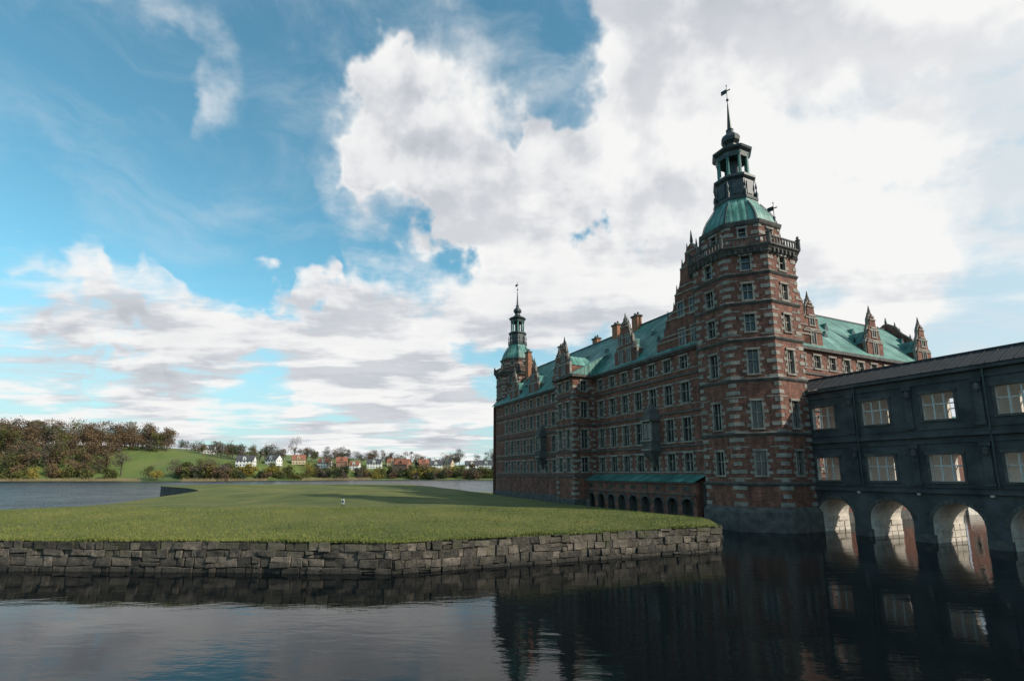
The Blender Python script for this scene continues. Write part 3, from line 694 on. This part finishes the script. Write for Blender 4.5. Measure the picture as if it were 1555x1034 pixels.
def house(x,t,w,d,h,rot,wm,rm):
    y=shore(x)+t; z=landz(x,y)-.5; e=D.objects.new('lakeside_house',None); scene.collection.objects.link(e); e.location=(x,y,z); e.rotation_euler=(0,0,rot)
    a=MB();b_=MB();g=MB();tr=MB(); hw,hd=w/2,d/2; rh=d*.48
    for p0,p1,gab in (((-hw,-hd),(hw,-hd),0),((hw,-hd),(hw,hd),1),((hw,hd),(-hw,hd),0),((-hw,hd),(-hw,-hd),1)):
        fr,l=frame(p0,p1)
        if gab: a.quad(pt(fr,0,0,0),pt(fr,l,0,0),pt(fr,l,0,h),pt(fr,l/2,0,h+rh),pt(fr,0,0,h))
        else: a.quad(pt(fr,0,0,0),pt(fr,l,0,0),pt(fr,l,0,h),pt(fr,0,0,h))
        n=max(2,int(l/3))
        for k in range(n):
            for zz in ((1.0,4.0) if h>4.5 else (1.0,)):
                s=l*(k+.5)/n; box(tr,fr,s-.65,s+.65,-.05,.05,zz-.1,zz+1.6); box(g,fr,s-.5,s+.5,-.02,.08,zz,zz+1.45)
    o_=.5; 
    for sg in (-1,1):
        V=[(-hw-o_,sg*(hd+o_),h-.45),(hw+o_,sg*(hd+o_),h-.45),(hw+o_,0,h+rh+.05),(-hw-o_,0,h+rh+.05)]; b_.add(V+[(p[0],p[1],p[2]+.3) for p in V],BF)
    box(b_,(w*.2,0,1,0),-.5,.5,-.4,.4,h+rh-1,h+rh+1.3)
    b_.add([(-1.8,-hd-.2,h+2.4),(0,-hd-.2,h+4),(1.8,-hd-.2,h+2.4),(0,0,h+4),(-1.8,0,h+2.4),(1.8,0,h+2.4)],[(0,1,3,4),(1,2,5,3)])
    a.add([(-1.5,-hd-.03,h-.2),(1.5,-hd-.03,h-.2),(1.5,-hd-.03,h+2.6),(0,-hd-.03,h+3.9),(-1.5,-hd-.03,h+2.6)],[(0,1,2,3,4)])
    box(g,(-.6,-hd-.03,1,0),0,1.2,0,.05,h+.7,h+2)
    mkobj('walls',a,wm,e);mkobj('roof',b_,rm,e);mkobj('windows',g,'glass',e);mkobj('window_frames',tr,'frame_white',e)
W,Yl,B='house_white','house_yellow','house_brick'; RR,RD='roof_tile_red','roof_tile_dark'
for a in ((-246,54,15,9,6,.15,W,RD),(-229,58,12,9,6,-.2,W,RD),(-214,64,12,9,5,.3,Yl,RR),(-190,54,12,8,5.5,-.1,W,RR),(-178,58,11,9,6,.25,B,RR),(-166,50,10,8,5,0,W,RR),(-150,56,15,9,6,.1,W,RD),(-120,52,16,11,7,-.25,B,RR),(-134,68,11,8,5,.1,Yl,RR),(-84,56,14,9,5.5,.1,W,RD),(-71,62,11,9,6,-.3,Yl,RD),(-100,62,11,8,6,.3,B,RR),(-44,52,15,9,6,.1,W,RD),(-28,58,16,9,5,-.1,W,RD),(-12,60,12,9,6,.2,B,RD),(-322,116,12,9,5,.2,W,RD),(-468,44,11,8,5,.4,W,RR)):
    house(*a)

sgn=D.objects.new('small_lawn_sign',None); scene.collection.objects.link(sgn); sx_,sy_=-19.6,58.5; sgn.location=(sx_,sy_,lawnz(sx_,sy_)); sgn.rotation_euler=(0,0,-.2)
a=MB(); box(a,(0,0,1,0),-.18,.18,-.03,.03,.55,1.1); o=mkobj('sign_plate',a,'sign_white',sgn); bv=o.modifiers.new('b','BEVEL'); bv.width=.02
a=MB(); loft(a,-.14,.06,8,0,[(.035,0),(.035,1.08)]); loft(a,.14,.06,8,0,[(.035,0),(.035,1.08)]); box(a,(0,-.035,1,0),-.12,.12,0,.01,.7,.98); mkobj('sign_posts',a,'sign_dark',sgn)
a=MB(); loft(a,0,0,12,0,[(.24,0),(.2,.15),(.17,.75),(.24,.8),(.24,.95),(.05,1.1)]); o=mkobj('stone_bollard',a,'sandstone_dark'); o.location=(9.4,62,lawnz(9.4,62)-.05)

# ------------------------------------------------------------ light & sky
SAZ=math.radians(-24); SEL=math.radians(34)
sv=Vector((math.cos(SEL)*math.cos(SAZ),math.cos(SEL)*math.sin(SAZ),math.sin(SEL)))
sl=D.lights.new('sun','SUN'); sl.energy=5.0; sl.angle=math.radians(.6); sl.color=(1,.91,.78)
so=D.objects.new('sun',sl); scene.collection.objects.link(so); so.rotation_euler=sv.to_track_quat('Z','Y').to_euler()
w=D.worlds.new('World'); scene.world=w; w.use_nodes=True; nt=w.node_tree
w.cycles.sampling_method='NONE'
bg=nt.nodes['Background']
sk=N(nt,'ShaderNodeTexSky',sky_type='NISHITA'); sk.sun_disc=False; sk.sun_elevation=SEL; sk.sun_rotation=math.pi/2-SAZ
sk.air_density=1.0; sk.dust_density=.6; sk.ozone_density=1.2
tc=N(nt,'ShaderNodeTexCoord'); Dv=tc.outputs['Generated']
def M(op,a,b=None,c=None,clamp=False):
    n=N(nt,'ShaderNodeMath',operation=op,use_clamp=clamp)
    for i,v in enumerate((a,b,c)):
        if v is None: continue
        if isinstance(v,(int,float)): n.inputs[i].default_value=v
        else: L(nt,v,n.inputs[i])
    return n.outputs[0]
def VM(op,a,b):
    n=N(nt,'ShaderNodeVectorMath',operation=op)
    for i,v in enumerate((a,b)):
        if isinstance(v,tuple): n.inputs[i].default_value=v
        else: L(nt,v,n.inputs[i])
    return n.outputs['Value'] if op=='DOT_PRODUCT' else n.outputs['Vector']
def MR(v,a,b,c=0,d=1,sm=True):
    n=N(nt,'ShaderNodeMapRange',interpolation_type='SMOOTHSTEP' if sm else 'LINEAR'); L(nt,v,n.inputs[0])
    for i,q in zip((1,2,3,4),(a,b,c,d)): n.inputs[i].default_value=q
    return n.outputs[0]
def dirv(az,el): a=math.radians(az);e=math.radians(el); return (math.sin(a)*math.cos(e),math.cos(a)*math.cos(e),math.sin(e))
wob=N(nt,'ShaderNodeTexNoise'); wob.inputs['Scale'].default_value=4; wob.inputs['Detail'].default_value=5; L(nt,Dv,wob.inputs['Vector'])
wv=VM('SUBTRACT',wob.outputs['Color'],(.5,.5,.5)); ws=N(nt,'ShaderNodeVectorMath',operation='SCALE'); L(nt,wv,ws.inputs[0]); ws.inputs['Scale'].default_value=.16
Dw=VM('ADD',Dv,ws.outputs[0])
blobs=[ # az, el, radius deg, weight
(-17,43,7,1.),(-13,38,8,1.),(-6,38,10,1.3),(-2,31,8,1.1),(5,37,8,1.2),(-10,30,7,1.),(0,43,9,1.4),(1,40,7,1.6),(-18,31,5,.7),(9,43,8,1.),
(35,34,16,.6),(46,34,16,.45),(23,41,12,.6),(24,30,10,.5),(37,21,8,.8),(28,20,9,.6),(47,13,6,.7),(20,22,9,.4),
(-10,20,8,.65),(2,20,8,.65),(-43,17,4,.5),(-36,18,4.5,.45),(-27,19,4,.35),(-20,16,7,.6),(-40,8,9,.75),(-27,8,9,.75),(-12,8,10,.75),(6,10,10,.7),
(-30,41,3.5,.45),(-48,35,4,.35),(-41,41,4,.35),
(-44,27,10,-1.),(-30,34,7,-1.),(-31,26,7,-.9),(-24,27,4,-.5),(7,29,4.5,-.95),(-22,23,4,-.4),(40,17,3.5,-.6),(49,20,4,-.6),(-35,50,8,-.6),(-38,12.8,2.5,-.35),(-28,14,3,-.3)]
mask=None
for az,el,r,wt_ in blobs:
    d=VM('DOT_PRODUCT',Dw,dirv(az,el)); v=MR(d,math.cos(math.radians(r*1.6)),math.cos(math.radians(r*.2)),0,wt_)
    mask=v if mask is None else M('ADD',mask,v)
mask=M('MINIMUM',M('MAXIMUM',mask,-1.3),2.1)
s=N(nt,'ShaderNodeSeparateXYZ'); L(nt,Dv,s.inputs[0])
hb=MR(s.outputs['Z'],.15,.5,.15,.6)   # cumulus overhead, flattened decks toward the horizon
def dens_at(off,det):
    v=Dv if off is None else VM('ADD',Dv,off)
    s2=N(nt,'ShaderNodeSeparateXYZ'); L(nt,v,s2.inputs[0])
    zz=M('ADD',M('MAXIMUM',s2.outputs['Z'],0.0),.07)
    c=N(nt,'ShaderNodeCombineXYZ'); L(nt,M('DIVIDE',s2.outputs['X'],zz),c.inputs[0]); L(nt,M('DIVIDE',s2.outputs['Y'],zz),c.inputs[1])
    a=noise(nt,v,4.2,det,.55,.1); mp=VM('MULTIPLY',c.outputs[0],(.75,1.2,1)); b_=noise(nt,mp,1.1,det,.6,.15)
    mx=N(nt,'ShaderNodeMix',data_type='FLOAT'); L(nt,hb,mx.inputs[0]); L(nt,b_,mx.inputs[2]); L(nt,a,mx.inputs[3]); return mx.outputs[0]
d0=dens_at(None,9); d1=dens_at((sv.x*.05,sv.y*.05,sv.z*.06+.02),5)
val=M('ADD',d0,M('MULTIPLY',mask,.15))
alpha=MR(val,.5,.68)
thick=MR(M('ADD',d0,M('MULTIPLY',M('MINIMUM',mask,1.2),.15)),.58,.86)
lit=MR(M('SUBTRACT',d0,d1),-.075,.075)
sh=M('SUBTRACT',M('ADD',.5,M('MULTIPLY',lit,.62)),M('MULTIPLY',thick,.34),None,True)
sh=M('ADD',sh,MR(s.outputs['X'],.1,.6,0,.2),None,True)
ccol=ramp(nt,sh,[(0,(.33,.37,.43)),(.35,(.54,.57,.62)),(.7,(.79,.8,.82)),(1,(.93,.93,.92))])
veil=MR(noise(nt,VM('MULTIPLY',Dw,(2.2,2.6,5.5)),1.6,8,.62,.5),.42,.82)
side=MR(s.outputs['X'],-.45,.6,.38,.85)
veila=M('MULTIPLY',veil,side)
vx=MR(s.outputs['X'],.12,.6,0,.62); veila=M('ADD',veila,vx,None,True)
skc=mixc(nt,1,sk.outputs[0],(.12,.205,.182),'MULTIPLY')
hz=MR(s.outputs['Z'],0,.36,.8,0); skc=mixc(nt,hz,skc,(.5,.61,.7))
c1=mixc(nt,veila,skc,(.7,.765,.81)); c2=mixc(nt,alpha,c1,ccol)
L(nt,c2,bg.inputs['Color']); bg.inputs['Strength'].default_value=1.0

# ------------------------------------------------------------ camera
cam=D.cameras.new('camera'); co=D.objects.new('camera',cam); scene.collection.objects.link(co); scene.camera=co
cam.sensor_width=36; cam.lens=750/1555*36; cam.clip_end=9000; cam.clip_start=.1
co.location=(0,0,6); co.rotation_euler=(math.radians(90)+math.atan(.16),0,0); cam.shift_y=82/1555
